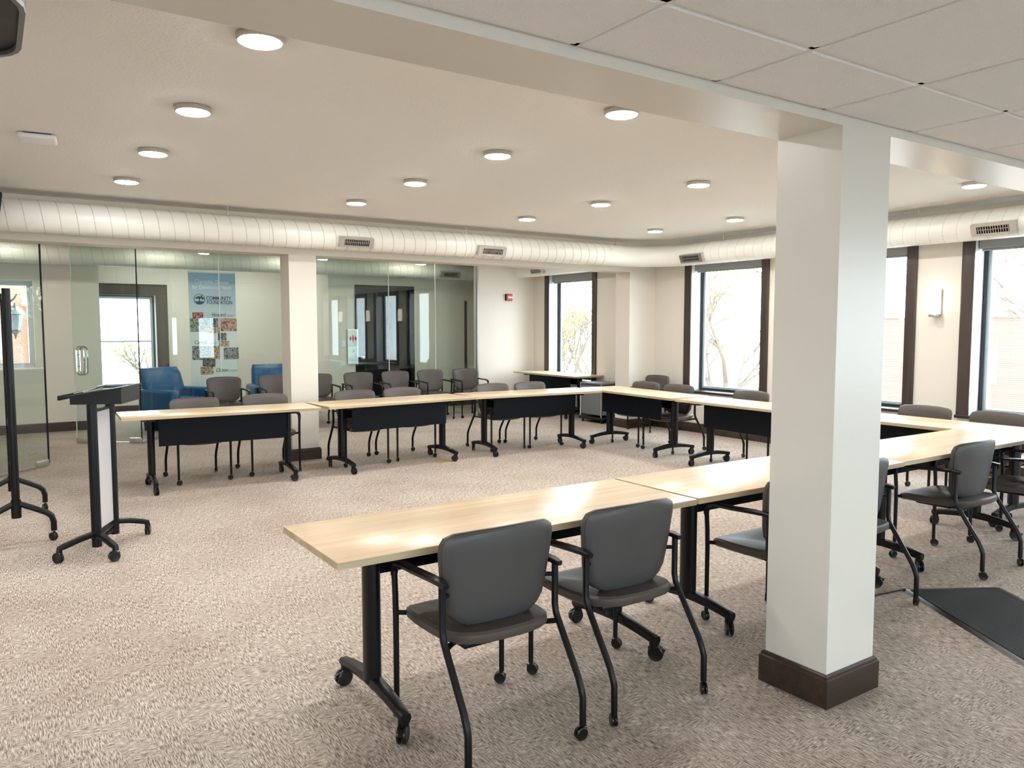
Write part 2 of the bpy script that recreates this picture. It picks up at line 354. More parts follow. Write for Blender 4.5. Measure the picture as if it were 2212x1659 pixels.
# windows: local x along the wall, local y outward
nwin = [0]
def portal(o, w, z0, z1, d):
    l = bpy.data.lights.new('window_portal', 'AREA'); l.shape = 'RECTANGLE'; l.size = w; l.size_y = z1 - z0; l.cycles.is_portal = True
    p = bpy.data.objects.new('window_portal', l); col.objects.link(p)
    p.matrix_world = o.matrix_basis @ Matrix.Translation((0, d, (z0 + z1) / 2)) @ Matrix.Rotation(R(-90), 4, 'X')
def make_window(loc, rz, w, z0, z1, depth=.25, casing=CW, sash=False, stool=True, shade=None, label=None, cas_left=True, fm='dark_alu'):
    nwin[0] += 1
    e = struct(empty('window_%d' % nwin[0], loc, rz), label)
    hw = w / 2
    def cas(x0, x1, a, b, head=False):
        b_ = MB(); p = [(0, 0), (0, -.014), (.02, -.02), (casing - .03, -.024), (casing - .012, -.028), (casing, -.022), (casing, 0)]
        if head: b_.prism([(q[1], b - q[0] if False else a + q[0]) for q in p], 'yz', x0, x1)
        else:
            s = 1 if x0 >= 0 else -1
            b_.prism([((x0 if s > 0 else x1) + s * q[0], q[1]) for q in p], 'xy', a, b)
        b_.build('casing', 'espresso', e, smooth=False)
    if casing:
        cas(hw - .01, hw - .01 + casing, z0 - .02, z1)
        if cas_left: cas(-hw + .01 - casing, -hw + .01, z0 - .02, z1)
        cas(-hw + .01 - casing, hw - .01 + casing, z1 - .01, z1 + casing, True)
    if stool: MB().rbox(-hw - casing, hw + casing, -.045, depth - .04, z0 - .03, z0 + .004, .006).build('stool', 'espresso_h', e)
    # jamb liners
    g = depth
    MB().box(-hw, -hw + .006, 0, g, z0, z1).box(hw - .006, hw, 0, g, z0, z1).box(-hw, hw, 0, g, z1 - .006, z1).build('jamb_liner', 'jamb', e, smooth=False)
    f = MB()
    for d0, d1, t in ((g - .05, g - .02, .035),):
        f.box(-hw + .006, -hw + t, d0, d1, z0, z1).box(hw - t, hw - .006, d0, d1, z0, z1).box(-hw + t, hw - t, d0, d1, z0, z0 + t).box(-hw + t, hw - t, d0, d1, z1 - t, z1)
    f.build('frame', fm, e, smooth=False)
    f = MB(); t0, t1 = .035, .075
    f.box(-hw + t0, -hw + t1, g - .02, g + .01, z0 + t0, z1 - t0).box(hw - t1, hw - t0, g - .02, g + .01, z0 + t0, z1 - t0).box(-hw + t1, hw - t1, g - .02, g + .01, z0 + t0, z0 + t0 + .03).box(-hw + t1, hw - t1, g - .02, g + .01, z1 - t1, z1 - t0)
    if sash: f.box(-hw + t1, hw - t1, g - .02, g + .01, (z0 + z1) / 2 - .02, (z0 + z1) / 2 + .01)
    f.build('sash', 'alu', e, smooth=False)
    MB().box(-hw + t1 - .005, hw - t1 + .005, g - .008, g - .002, z0 + t0, z1 - t0).build('pane', 'glass', e, smooth=False)
    portal(e, w - .1, z0 + .04, z1 - .04, depth + .06)
    if shade:
        s = thing('roller_shade', shade, 'window shade', loc, rz, 'raised roller shades in the tall windows')
        MB().rbox(-hw + .012, hw - .012, .06, .15, z1 - .155, z1 - .01, .008).build('cassette', 'shade', s)
        MB().rbox(-hw + .03, hw - .03, .09, .115, z1 - .18, z1 - .156, .006).build('hem_bar', 'shade', s)
    return e
side = ['in the back bay beside the red alarm', 'nearest the pilaster', 'behind the column', 'beside the wall sconce, over the corner table', 'next past the corner table', 'sixth along the window wall', 'last along the window wall']
for (a, c), s_ in zip(WIN, side):
    make_window((XR, (a + c) / 2, 0), R(-90), c - a - 2 * CW + .02, ZS, ZH, label='tall window ' + s_, shade='grey roller shade rolled up in the window ' + s_)
for i, (a, c) in enumerate(wb_added_holes): make_window(((a + c) / 2, YB, 0), R(180), c - a, .4, 1.95)  # unseen windows behind the camera, added and sized to light the near room
for i, (a, c) in enumerate(wl_added_holes): make_window((XL, (a + c) / 2, 0), R(90), c - a, ZS, ZH)  # unseen side windows added to brighten the near floor
make_window((-.15, 13.46, 0), 0, 1.42, .97, 2.26, .24, casing=0, stool=False, fm='jamb', label='lobby window looking on a brick building')
make_window((2.09, 15.62, 0), 0, .98, .46, 2.16, .24, casing=.2, sash=True, label='double sash window in the lounge behind the glass', cas_left=True)

# dark doorway in the lobby
d = struct(empty('door_1', (6.18, 13.46, 0)), 'dark door in the lobby behind the glass wall')
MB().box(-.6, -.52, -.02, .14, 0, 2.34).box(.52, .6, -.02, .14, 0, 2.34).box(-.6, .6, -.02, .14, 2.26, 2.34).build('door_frame', 'black_frame', d, smooth=False)
MB().box(-.52, .52, .06, .1, 0, 2.26).build('leaf', 'black_frame', d, smooth=False)
MB().lathe([(.0, 0), (.028, .002), (.028, .02), (.012, .025), (.012, .05), (.026, .055), (.026, .075), (0, .08)], 14, axis='y').build('knob', 'nickel', d).location = (-.45, -.022, 1.0)
struct(MB().box(7.9, 7.945, 13.435, 13.46, .7, 2.09).build('trim_1', 'black_frame', smooth=False))

# glass walls of the lobby
gw = struct(empty('wall_glass'), 'frameless glass wall in front of the lobby')
gx = [2.22, 2.9, 4.35, 5.68, 6.58, 7.46]
for a, c in zip(gx[:-1], gx[1:]): MB().box(a + .004, c - .004, 12.222, 12.234, .03, 2.80).build('pane', 'glass_green', gw, smooth=False)
MB().box(2.2, 7.47, 12.21, 12.246, 0, .03).box(2.2, 7.47, 12.2, 12.256, 2.78, ZC).box(7.44, 7.47, 12.205, 12.25, 0, ZC).build('channel', 'steel', gw, smooth=False)
for x in gx[1:-1]: MB().box(x - .004, x + .004, 12.221, 12.235, .03, 2.80).build('silicone_joint', 'grid', gw, smooth=False)
ga = struct(empty('wall_glass', (1.66, 11.44, 0), math.atan2(12.22 - 11.44, 2.22 - 1.66)), 'angled frameless glass wall with open door')
LA = math.hypot(12.22 - 11.44, 2.22 - 1.66)
MB().box(0.01, LA - .01, -.006, .006, .03, 2.8).build('pane', 'glass_green', ga, smooth=False)
MB().box(0, LA, -.018, .018, 0, .03).box(0, LA, -.025, .025, 2.78, ZC).build('channel', 'steel', ga, smooth=False)
# other side of the doorway
p0, p1 = Vector((.506, 10.2, 0)), Vector((-1.0, 8.55, 0)); dd = p1 - p0
gb = struct(empty('wall_glass', p0, math.atan2(dd.y, dd.x)), 'angled frameless glass wall beside the open doorway')
MB().box(0, .9, -.006, .006, .03, 2.8).build('pane', 'glass_green', gb, smooth=False)
MB().box(.0, .9, -.006, .006, 0.005, .03).build('channel', 'steel', gb, smooth=False)
MB().box(-.0, .012, -.008, .008, .03, 2.8).build('edge_seal', 'black', gb, smooth=False)
MB().rbox(.02, .2, -.016, .016, .012, .075, .004).build('patch_fitting', 'steel', gb)
# the open door leaf
q0, q1 = Vector((1.66, 11.44, 0)), Vector((.93, 11.97, 0)); dd = q1 - q0; LD = dd.length
gd = struct(empty('door_2', q0, math.atan2(dd.y, dd.x)), 'frameless glass door standing open with chrome loop handle')
MB().box(.01, LD, -.006, .006, .02, 2.76).build('pane', 'glass_green', gd, smooth=False)
MB().box(LD - .004, LD, -.008, .008, .02, 2.76).build('edge_seal', 'grid', gd, smooth=False)
MB().box(0, .01, -.008, .008, .02, 2.76).build('hinge_seal', 'black', gd, smooth=False)
for x0, x1 in ((0.0, .17), (LD - .17, LD)): MB().rbox(x0, x1, -.016, .016, .008, .075, .004).build('patch_fitting', 'steel', gd)
b = MB()
for sgn in (-1, 1):
    cxh = LD - .11; ring = [(cxh + .05 * math.cos(R(t)), sgn * .04, (1.26 if t <= 180 else .98) + .05 * math.sin(R(t))) for t in range(0, 361, 20)]
    ring = ring[:10] + ring[9:] if 0 else ring
    b.tube(ring + [(cxh + .05, sgn * .04, 1.26)], .0115, 10, cap=False)
for z in (1.2, 1.04): b.tube([(LD - .06, -.04, z), (LD - .06, .04, z)], .009, 8)
b.build('handle', 'chrome', gd)

# ------------------------------------------------------------------ air ducts
def arc(c, r, a0, a1, n): return [(c[0] + r * math.cos(R(a0 + (a1 - a0) * k / n)), c[1] + r * math.sin(R(a0 + (a1 - a0) * k / n))) for k in range(n + 1)]
def helix(axis, p, a0, a1, r, pitch=.142, n=20):
    pts = []; k = 0; L = a1 - a0; N = int(L / pitch * n)
    for i in range(N + 1):
        t = 2 * math.pi * i / n; s = a0 + L * i / N
        pts.append((s, p[0] + r * math.cos(t), p[1] + r * math.sin(t)) if axis == 'x' else (p[0] + r * math.cos(t), s, p[1] + r * math.sin(t)))
    return pts
def register(parent, loc, rz, tilt):
    """supply register on the duct face; local -y is outward"""
    o = MB().box(-.205, .205, -.016, 0, .035, .058).box(-.205, .205, -.016, 0, -.058, -.035).box(-.205, -.15, -.016, 0, -.035, .035).box(.15, .205, -.016, 0, -.035, .035).box(-.205, .205, 0, .09, .05, .058).box(-.205, .205, 0, .05, -.058, -.05).box(-.205, -.197, 0, .07, -.05, .05).box(.197, .205, 0, .07, -.05, .05).build('register', 'steel', parent, smooth=False)
    o.location = loc; o.rotation_euler = (R(tilt), 0, rz)
    MB().box(-.15, .15, .012, .016, -.036, .036).build('damper', 'black', o, smooth=False)
    me = None
    for k in range(13):
        x = -.138 + .023 * k
        if me is None: l = MB().box(-.003, .003, -.008, .010, -.036, .036).build('louver', 'steel', o, smooth=False); me = l
        else: l = me.copy(); col.objects.link(l); l.parent = o
        l.location.x = x
    MB().box(-.15, .15, -.004, .0, -.003, .003).build('louver_bar', 'steel', o, smooth=False)
DR, DZ, DY, DX = .152, 2.607, 8.60, 8.40
dx = thing('air_duct', 'long white spiral duct along the beam turning to the window wall', 'duct')
el = arc((7.72, 7.92), .68, 90, 0, 10)
run = [(XL, DY, DZ), (7.72, DY, DZ)] + [(x, y, DZ) for x, y in el[1:]]
run[-1] = (DX, 7.92, DZ)
MB().tube(run + [(DX, 2.2, DZ)], DR, 32).build('pipe', 'duct', dx)
MB().tube(helix('x', (DY, DZ), XL, 7.4, DR + .0005), .0042, 4).build('spiral_seam', 'seam_crevice_shade', dx)
MB().tube(helix('y', (DX, DZ), 2.2, 7.7, DR + .0005), .0022, 4).build('spiral_seam', 'seam_crevice_shade', dx)
for x in (2.15 - 2.93, 2.15, 2.55, 5.08, 5.6): MB().lathe([(DR, -.006), (DR + .004, -.003), (DR + .004, .003), (DR, .006)], 32, (x, DY, DZ), 'x').build('coupling_band', 'duct', dx)
for x in (2.15 - 2.93, 2.15, 5.08, 7.6): MB().tube([(x, DY, DZ + DR - .01), (x, DY, ZC)], .004, 6).box(x - .012, x + .012, DY - .012, DY + .012, DZ + DR - .01, DZ + DR + .02).build('hanger', 'steel', dx)
for y in (7.3, 4.6): MB().tube([(DX, y, DZ + DR - .01), (DX, y, ZC)], .004, 6).build('hanger', 'steel', dx)
register(dx, (3.526, DY - .172, DZ - .07), 0, 22); register(dx, (5.365, DY - .172, DZ - .07), 0, 22)
register(dx, (DX - .172, 7.72, DZ - .07), R(-90), 22); register(dx, (DX - .172, 3.76, DZ - .07), R(-90), 22)
dB = thing('air_duct', 'short white duct in the back bay above the window by the red alarm', 'duct')
MB().tube([(DX, 9.25, DZ + .04), (DX, 12.22, DZ + .04)], DR, 28).build('pipe', 'duct', dB)
register(dB, (DX - .172, 11.45, DZ - .03), R(-90), 22)
dl = thing('air_duct', 'white spiral duct inside the lobby behind the glass', 'duct')
MB().tube([(XL, 13.12, 2.63), (XR, 13.12, 2.63)], DR, 28).build('pipe', 'duct', dl)
MB().tube(helix('x', (13.12, 2.63), XL, XR, DR + .0005), .0032, 4).build('spiral_seam', 'seam_crevice_shade', dl)
register(dl, (7.3, 12.948, 2.56), 0, 22)

# ------------------------------------------------------------------ lamps
def disc_light(x, y, label, group, lm='lamp_disc'):
    t = thing('ceiling_light', label, 'ceiling light', (x, y, ZC), 0, group)
    MB().lathe([(.09, 0), (.1, -.002), (.101, -.026), (.097, -.03), (.094, -.03)], 32).build('rim', 'nickel', t)
    MB().lathe([(.0938, -.02), (.0938, -.0295), (.085, -.034), (.06, -.0365), (0.001, -.0375)], 32).build('diffuser', lm, t)
rowx = ['whiteboard', 'pillar', 'third table', 'window']
for i, x in enumerate((-1.08, 1.035, 3.14, 5.255, 7.31)):
    for j, y in enumerate((3.515, 4.86, 6.185, 7.5)):
        ordn = ['first', 'second', 'third', 'fourth'][j]
        disc_light(x, y, '%s round disc light from the near beam, in the %s row counted from the windows' % (ordn, ['fifth', 'fourth', 'third', 'second', 'nearest'][i]), 'round disc lights on the plaster ceiling')
for k, x in enumerate((3.1, 5.2, 7.25)): disc_light(x, 10.4, '%s round disc light in the back bay, mirrored in the glass' % ['first', 'second', 'third'][k], 'round disc lights in the back bay')
for k, x in enumerate((.2, 2.2, 4.2, 6.4)): disc_light(x, 12.5, '%s round disc light in the lobby behind the glass' % ['first', 'second', 'third', 'fourth'][k], 'round disc lights in the lobby', 'lamp_lobby')
for k, x in enumerate((2.6, 4.1)): disc_light(x, 14.5, '%s disc light added in the lounge to brighten the lobby' % ['first', 'second'][k], 'disc lights added in the lounge for brightness')  # lounge lamps added to lift the light behind the glass
def sconce(y, label):
    t = thing('wall_sconce', label, 'wall lamp', (XR, y, 1.85), 0, 'wall sconces between the windows')
    MB().rbox(-.03, 0, -.05, .05, -.15, .14, .006).build('backplate', 'nickel', t)
    MB().tube([(-.03, 0, -.13), (-.09, 0, -.13)], .02, 10).lathe([(.0, -.165), (.05, -.165), (.052, -.16), (.052, -.135), (.0, -.135)], 20, (-.085, 0, 0)).build('cup', 'nickel', t)
    MB().lathe([(.0, -.136), (.046, -.136), (.052, -.05), (.053, 0), (.05, .1), (.047, .165), (.043, .166), (.0, .15)], 24, (-.085, 0, 0)).build('glass_shade', 'lamp_sconce', t)
sconce(4.525, 'lit frosted glass sconce on the wall right of the column'); sconce(6.53, 'lit frosted glass sconce between the two windows behind the column')
sconce(2.51, 'lit frosted glass sconce past the corner table window')

# ------------------------------------------------------------------ tables and chairs
def caster(parent, x, y, r, zt, brake=False, ang=0):
    c = MB(); w = r * .42
    c.tube([(0, 0, zt), (0, 0, r * 1.55)], r * .28, 8); c.rbox(-w * .35, w * .35, -r * 1.0, r * .75, r * .75, r * 1.72, r * .12)
    o = c.build('caster', 'rubber', parent); o.location = (x, y, 0); o.rotation_euler.z = ang
    for s in (-1, 1):
        wv = MB().lathe([(.0, -w * .5), (r * .8, -w * .5), (r, -w * .3), (r, w * .3), (r * .85, w * .5), (r * .7, w * .42), (.0, w * .42)], 16, axis='x').build('wheel', 'rubber', o)
        wv.location = (s * w * .75, -r * .3, r); wv.rotation_euler.z = 0 if s > 0 else math.pi
    MB().lathe([(r * .34, -.004), (r * .36, 0), (r * .34, .004)], 10, (0, 0, zt)).build('ring', 'chrome', o)
    if brake: MB().prism([(-r * 1.55, r * 1.5), (-r * .7, r * 1.75), (-r * .3, r * 1.75), (-r * .6, r * 1.2), (-r * 1.35, r * 1.15)], 'yz', -w * .5, w * .5).build('brake_lever', 'rubber', o)
    return o
def make_table(panel):
    t = empty('training_table'); W, D, H = (1.852 if panel else 1.826), .61, .745
    MB().rbox(-W / 2, W / 2, -D / 2, D / 2, H - .03, H, .0025, 2, 2).build('tabletop', 'oak', t)
    e = .0012; b = MB()
    b.box(-W / 2 - e, W / 2 + e, -D / 2 - e, -D / 2 + .0005, H - .0275, H - .0025).box(-W / 2 - e, W / 2 + e, D / 2 - .0005, D / 2 + e, H - .0275, H - .0025)
    b.box(-W / 2 - e, -W / 2 + .0005, -D / 2, D / 2, H - .0275, H - .0025).box(W / 2 - .0005, W / 2 + e, -D / 2, D / 2, H - .0275, H - .0025)
    b.build('edge_band', 'oak_edge', t, smooth=False)
    MB().box(-.65, .65, -.012, .016, .575, .70).build('crossbar', 'panel_black', t, smooth=False)
    for s in (-1, 1):
        x = s * .655
        MB().prism([(x + .034 * math.cos(a), .052 * math.sin(a)) for a in [2 * math.pi * k / 20 for k in range(20)]], 'xy', .13, .70).build('leg', 'black_frame', t)
        MB().box(x - .028, x + .028, -.24, .24, .69, .716).build('top_bracket', 'black_frame', t, smooth=False)
        loops = []
        for k in range(17):
            y = -.31 + .62 * k / 16; q = abs(y) / .31; zt = .160 - .042 * q ** 1.6; zb = zt - (.052 - .012 * q); w = .029 - .006 * q
            loops.append([(x - w * .6, y, zb), (x + w * .6, y, zb), (x + w, y, (zt + zb) / 2), (x + w * .9, y, zt - .006), (x + w * .55, y, zt), (x - w * .55, y, zt), (x - w * .9, y, zt - .006), (x - w, y, (zt + zb) / 2)])
        f = MB().loft(loops)
        for q in (-1, 1): f.tube([(x, q * .288, .105), (x, q * .288, .062)], .022, 12)
        f.build('foot', 'black_frame', t)
        for q in (-1, 1): caster(t, x, q * .288, .037, .075, True, random.uniform(-2, 2))
    if panel:
        MB().rbox(-.605, .605, -.168, -.16, .44, .70, .003, 1, 1).build('modesty_panel', 'panel_black', t)
        for s in (-1, 1): MB().box(s * .5 - .02, s * .5 + .02, -.16, -.01, .68, .70).build('panel_bracket', 'black_frame', t, smooth=False)
    return t
def place(proto, used, x, y, rz, label, cat, group):
    o = copy_tree(proto) if used[0] else proto; used[0] = True
    o.location = (x, y, 0); o.rotation_euler = (0, 0, R(rz)); return tag(o, label, cat, group)
T0, u0 = make_table(False), [False]; T1, u1 = make_table(True), [False]
TG = 'wheeled oak training tables set in a square'
place(T0, u0, 1.903, 2.885, 0, 'oak training table closest to the camera with two chairs pushed in', 'table', TG)
place(T0, u0, 3.75, 2.89, 0, 'oak training table partly hidden by the square column', 'table', TG)
place(T0, u0, 5.583, 2.90, 0, 'oak training table whose end meets the window side row', 'table', TG)
place(T1, u1, 1.905, 8.075, -2.9, 'oak training table with dark front panel beside the lectern', 'table', TG)
place(T1, u1, 3.81, 8.095, 3.8, 'oak training table with dark front panel, middle of the far row', 'table', TG)
place(T1, u1, 5.71, 8.095, -4.2, 'oak training table with dark front panel at the far inner corner', 'table', TG)
place(T1, u1, 6.935, 7.34, -94.5, 'oak training table with dark panel, first of the window side row', 'table', TG)
place(T1, u1, 6.82, 5.42, -91.5, 'oak training table with dark panel, middle of the window side row', 'table', TG)
place(T1, u1, 6.815, 3.52, -90.5, 'oak training table at the near window corner', 'table', TG)
place(T1, u1, 8.40, 11.06, -90, 'spare oak training table under the back bay window', 'table', TG)

def make_chair():
    t = empty('guest_chair')
    # seat cushion
    ol = [(0, -.20), (.07, -.197), (.13, -.185), (.18, -.155), (.212, -.11), (.228, -.04), (.235, .06), (.237, .16), (.23, .24), (.21, .285), (.16, .305), (.08, .312), (0, .314)]
    full = ol + [(-x, y) for x, y in ol[-2:0:-1]]
    def ring(s, z, dz=0): return [(x * s, .07 + (y - .07) * s, z + dz * (-.25 + (y + .2) * .9 if 0 else 0) + (.018 * min(1, max(0, (-.02 - y) / .18)) if 1 else 0) - .02 * max(0, (y - .22) / .1) ** 2) for x, y in full]
    MB().loft([ring(.6, .405), ring(.93, .408), ring(.985, .418), ring(1, .432), ring(.995, .447), ring(.96, .456), ring(.8, .459), ring(.45, .452), ring(.05, .449)]).build('seat', 'vinyl', t)
    fr = MB().rbox(-.16, .16, -.1, .2, .385, .41, .006, 2, 2)
    for s in (-1, 1):
        fr.tube([(s * .255, -.128, .418), (s * .19, -.06, .402), (s * .13, -.02, .396)], .0105, 8).tube([(s * .255, .285, .428), (s * .2, .27, .42), (s * .14, .19, .398)], .0105, 8)
    fr.build('seat_frame', 'black_frame', t)
    # backrest: shell and front cushion
    bo = [(0, .452), (.08, .455), (.14, .466), (.188, .49), (.217, .525), (.231, .58), (.241, .66), (.251, .745), (.251, .785), (.238, .814), (.204, .829), (.1, .837), (0, .838)]
    bf = bo + [(-x, z) for x, z in bo[-2:0:-1]]
    def yb(x, z): return -.088 - .13 * (z - .455) - .25 * max(0, z - .7) ** 2 + .75 * x * x
    def bring(s, off): return [(x * s, yb(x * s, .65 + (z - .65) * s) + off, .65 + (z - .65) * s) for x, z in bf]
    sh = MB().loft([bring(.04, -.024), bring(.5, -.024), bring(.85, -.022), bring(.95, -.017), bring(.985, -.008), bring(.975, -.001), bring(.5, 0), bring(.04, 0)]).build('backrest', 'vinyl_shell', t)
    MB().loft([bring(.04, .001), bring(.5, .001), bring(.96, .001), bring(.99, .006), bring(1, .013), bring(.985, .023), bring(.93, .031), bring(.75, .035), bring(.4, .034), bring(.04, .034)]).build('back_cushion', 'vinyl', sh)
    for s in (-1, 1):
        x = s * .255
        MB().tube([(x, .285, .055), (x, .285, .40), (x, .288, .5), (x, .296, .6)], [.0115, .0125, .0125, .013], 10).build('leg', 'black_frame', t)
        MB().tube([(x, -.285, .055), (x, -.284, .165), (x, -.274, .195), (x, -.255, .235), (x, -.135, .41), (x, -.112, .445), (x, -.104, .48), (x, -.104, .65)], .0135, 10).tube([(x, -.104, .60), (s * .212, -.078, .60)], .009, 8).build('leg', 'black_frame', t)
        MB().ribbon([(x, -.135, .650), (x, -.09, .656), (x, .0, .653), (x, .12, .646), (x, .22, .644), (x, .268, .638), (x, .292, .622), (x, .298, .58)], [.024, .04, .044, .044, .042, .036, .032, .027], .019, (1, 0, 0)).build('armrest', 'black', t)
        for y in (.285, -.285): caster(t, x, y, .0255, .058, False, random.uniform(-3, 3))
    return t
CH, uc = make_chair(), [False]
def chair(x, y, rz, label, group):
    o = place(CH, uc, x, y, rz, label, 'chair', group)
    for ch in o.children:
        if ch.name.startswith('caster'): ch.rotation_euler.z = random.uniform(-3, 3)
    return o
g1 = 'chairs along the near table row'
chair(1.572, 2.515, 0, 'taupe vinyl chair closest to the camera, at the open table end', g1)
chair(2.243, 2.517, 0, 'taupe vinyl chair second along the front table, before the column', g1)
chair(3.40, 2.515, 0, 'taupe vinyl chair half hidden by the near column', g1)
chair(4.05, 2.575, 0, 'taupe vinyl chair just emerging behind the column beside the mat', g1)
chair(5.345, 2.585, 0, 'taupe vinyl chair with back toward the black floor mat', g1)
chair(6.17, 2.49, 2, 'taupe vinyl chair at the frame edge under the corner table', g1)
g2 = 'chairs along the far table row'
for (x, y, rz), s_ in zip([(1.75, 8.47, 2), (2.50, 8.53, 0), (3.52, 8.46, -1), (4.16, 8.52, 2), (5.44, 8.47, 1), (6.02, 8.44, 0)],
                          ['first in the far row, nearest the lectern', 'second in the far row, before the pillar', 'third in the far row, past the pillar', 'fourth in the far row', 'fifth in the far row, below the red alarm', 'last in the far row at the table corner']):
    chair(x, y, 180 + rz, 'taupe vinyl chair ' + s_, g2)
g3 = 'chairs along the window side tables'
for (x, y, rz), s_ in zip([(7.27, 7.68, 90), (7.235, 7.04, 91), (7.21, 5.88, 90), (7.2, 5.08, 90), (7.2, 3.86, 90), (7.2, 3.2, 90)],
                          ['first in the window side row beside the far corner', 'second in the window side row', 'third in the window side row, beside the column edge', 'fourth in the window side row, behind the column', 'fifth in the window side row, below the sconce', 'last in the window side row, under the big window']):
    chair(x, y, rz, 'taupe vinyl chair ' + s_, g3)
chair(8.385, 8.6, 88, 'empty taupe chair pushed into the corner by the pilaster', 'spare chairs by the window wall')
chair(8.33, 3.2, 90, 'spare taupe chair under the window beyond the corner table', 'spare chairs by the window wall')
g4 = 'chairs lined up against the glass wall'
for x, s_ in zip((2.85, 3.60, 4.26, 4.96, 5.62, 6.28, 6.975), ['first in the line against the glass, before the banner', 'second in the line against the glass, left of the pillar', 'third in the line against the glass, half behind the pillar', 'fourth in the line against the glass', 'fifth in the line against the glass', 'sixth in the line against the glass', 'last in the line against the glass, beside the alarm wall']):
    chair(x, 11.79, 180 + random.uniform(-3, 3), 'taupe vinyl chair ' + s_, g4)

# ------------------------------------------------------------------ lectern
lc = thing('lectern', 'black rolling lectern with slanted top and pale panel at the open end of the tables', 'lectern', (.632, 6.14, 0), math.atan2(-.43, .90))
# local x = front, local y = width
MB().prism([(-.13, 1.05), (.20, 1.05), (.20, 1.155), (-.13, 1.10)], 'xz', -.19, .19).build('tray_box', 'black', lc, smooth=False)
MB().prism([(-.2, 1.085), (-.2, 1.097), (.21, 1.168), (.21, 1.156)], 'xz', -.2, .2).build('reading_surface', 'black', lc, smooth=False)
MB().box(-.203, -.19, -.2, .2, 1.08, 1.112).build('paper_ledge', 'black', lc, smooth=False)
for s in (-1, 1):
    MB().tube([(0, s * .17, .06), (0, s * .17, 1.05)], .032, 14).build('post', 'black_frame', lc)
    for k in (-1, 1):
        MB().ribbon([(k * .015, s * .18, .15), (k * .08, s * .25, .135), (k * .15, s * .315, .108), (k * .175, s * .335, .098), (k * .178, s * .338, .07)], [.05, .044, .036, .034, .034], .035, (-k * .61, s * .79, 0) if 0 else (s * .61, -k * .79, 0)).build('foot', 'black_frame', lc)
        caster(lc, k * .178, s * .338, .036, .07, False, random.uniform(-3, 3))
MB().box(-.006, .006, -.15, .15, .17, .99).build('panel', 'grey_board', lc, smooth=False)
MB().box(-.012, .012, -.15, .15, .13, .17).build('rail', 'black_frame', lc, smooth=False)
MB().box(-.012, .012, -.15, .15, .99, 1.01).build('rail', 'black_frame', lc, smooth=False)
MB().tube([(0, -.15, .1), (0, .15, .1)], .016, 10).build('stretcher', 'black_frame', lc)
lt = thing('paper_sheets', 'curled white sheets lying on the lectern top', 'papers', (.632, 6.14, 1.145), math.atan2(-.43, .90))
o = MB().ribbon([(-.14, 0, -.026), (-.05, 0, -.008), (.0, 0, .008), (.02, 0, .024)], [.2, .2, .2, .2], .003, (0, 1, 0)).build('sheet', 'paper', lt)

# ------------------------------------------------------------------ mobile whiteboard at the frame edge
wbd = thing('mobile_whiteboard', 'black framed mobile whiteboard seen edge-on behind the lectern', 'whiteboard', (.108, 7.14, 0))
for s in (-1, 1):
    y = s * .555
    MB().tube([(0, y, .24), (0, y, 1.85)], .027, 12).tube([(0, y, .2), (0, y, .33)], .033, 12).build('upright', 'black_frame', wbd)
    for k in (-1, 1):
        MB().tube([(k * .01, y, .305), (k * .12, y, .25), (k * .19, y, .212), (k * .218, y, .185), (k * .23, y, .14), (k * .23, y, .075)], .021, 10).build('foot', 'black_frame', wbd)
        caster(wbd, k * .23, y, .03, .075, True, random.uniform(-3, 3))
MB().box(-.012, .012, -.52, .52, .82, 1.80).build('board', 'white', wbd, smooth=False)
MB().box(-.018, .018, -.53, .53, .79, .82).box(-.018, .018, -.53, .53, 1.80, 1.83).box(-.018, .018, -.53, -.52, .8, 1.82).box(-.018, .018, .52, .53, .8, 1.82).build('board_frame', 'black_frame', wbd, smooth=False)
MB().tube([(0, -.54, .45), (0, .54, .45)], .016, 10).build('cross_rail', 'black_frame', wbd)

# ------------------------------------------------------------------ lobby things
def armchair(loc, rz, label):
    t = thing('armchair', label, 'armchair', loc, rz, 'blue vinyl lounge chairs behind the glass')
    MB().rbox(-.42, .42, -.36, .38, .12, .36, .03).build('base', 'blue_vinyl', t)
    MB().rbox(-.28, .28, -.2, .43, .35, .49, .045).build('seat_cushion', 'blue_vinyl', t)
    b = MB(); loops = []
    for k in range(9):
        z = .3 + .64 * k / 8; y = -.3 - .16 * (k / 8) ** 1.3; th = .1 - .03 * k / 8; w = .33 + .02 * math.sin(k / 8 * 3)
        if k == 8: th *= .5; w *= .95
        loops.append([(u, y + v, z) for u, v in rrect(2 * w, 2 * th, min(.06, th * .9), 4)])
    b.loft(loops).build('backrest', 'blue_vinyl', t)
    for s in (-1, 1): 
        a = MB(); a.rbox(s * .37 - .085, s * .37 + .085, -.38, .40, .14, .63, .05).build('armrest', 'blue_vinyl', t)
        for y in (-.32, .34): MB().tube([(s * .37, y, 0), (s * .37, y, .13)], [.018, .026], 10).build('leg', 'black', t)
    return t
armchair((2.40, 12.78, 0), R(180 + 28), 'blue vinyl armchair behind the glass left of the banner')
armchair((3.95, 12.84, 0), R(180 - 4), 'dark blue vinyl armchair behind the glass right of the banner')

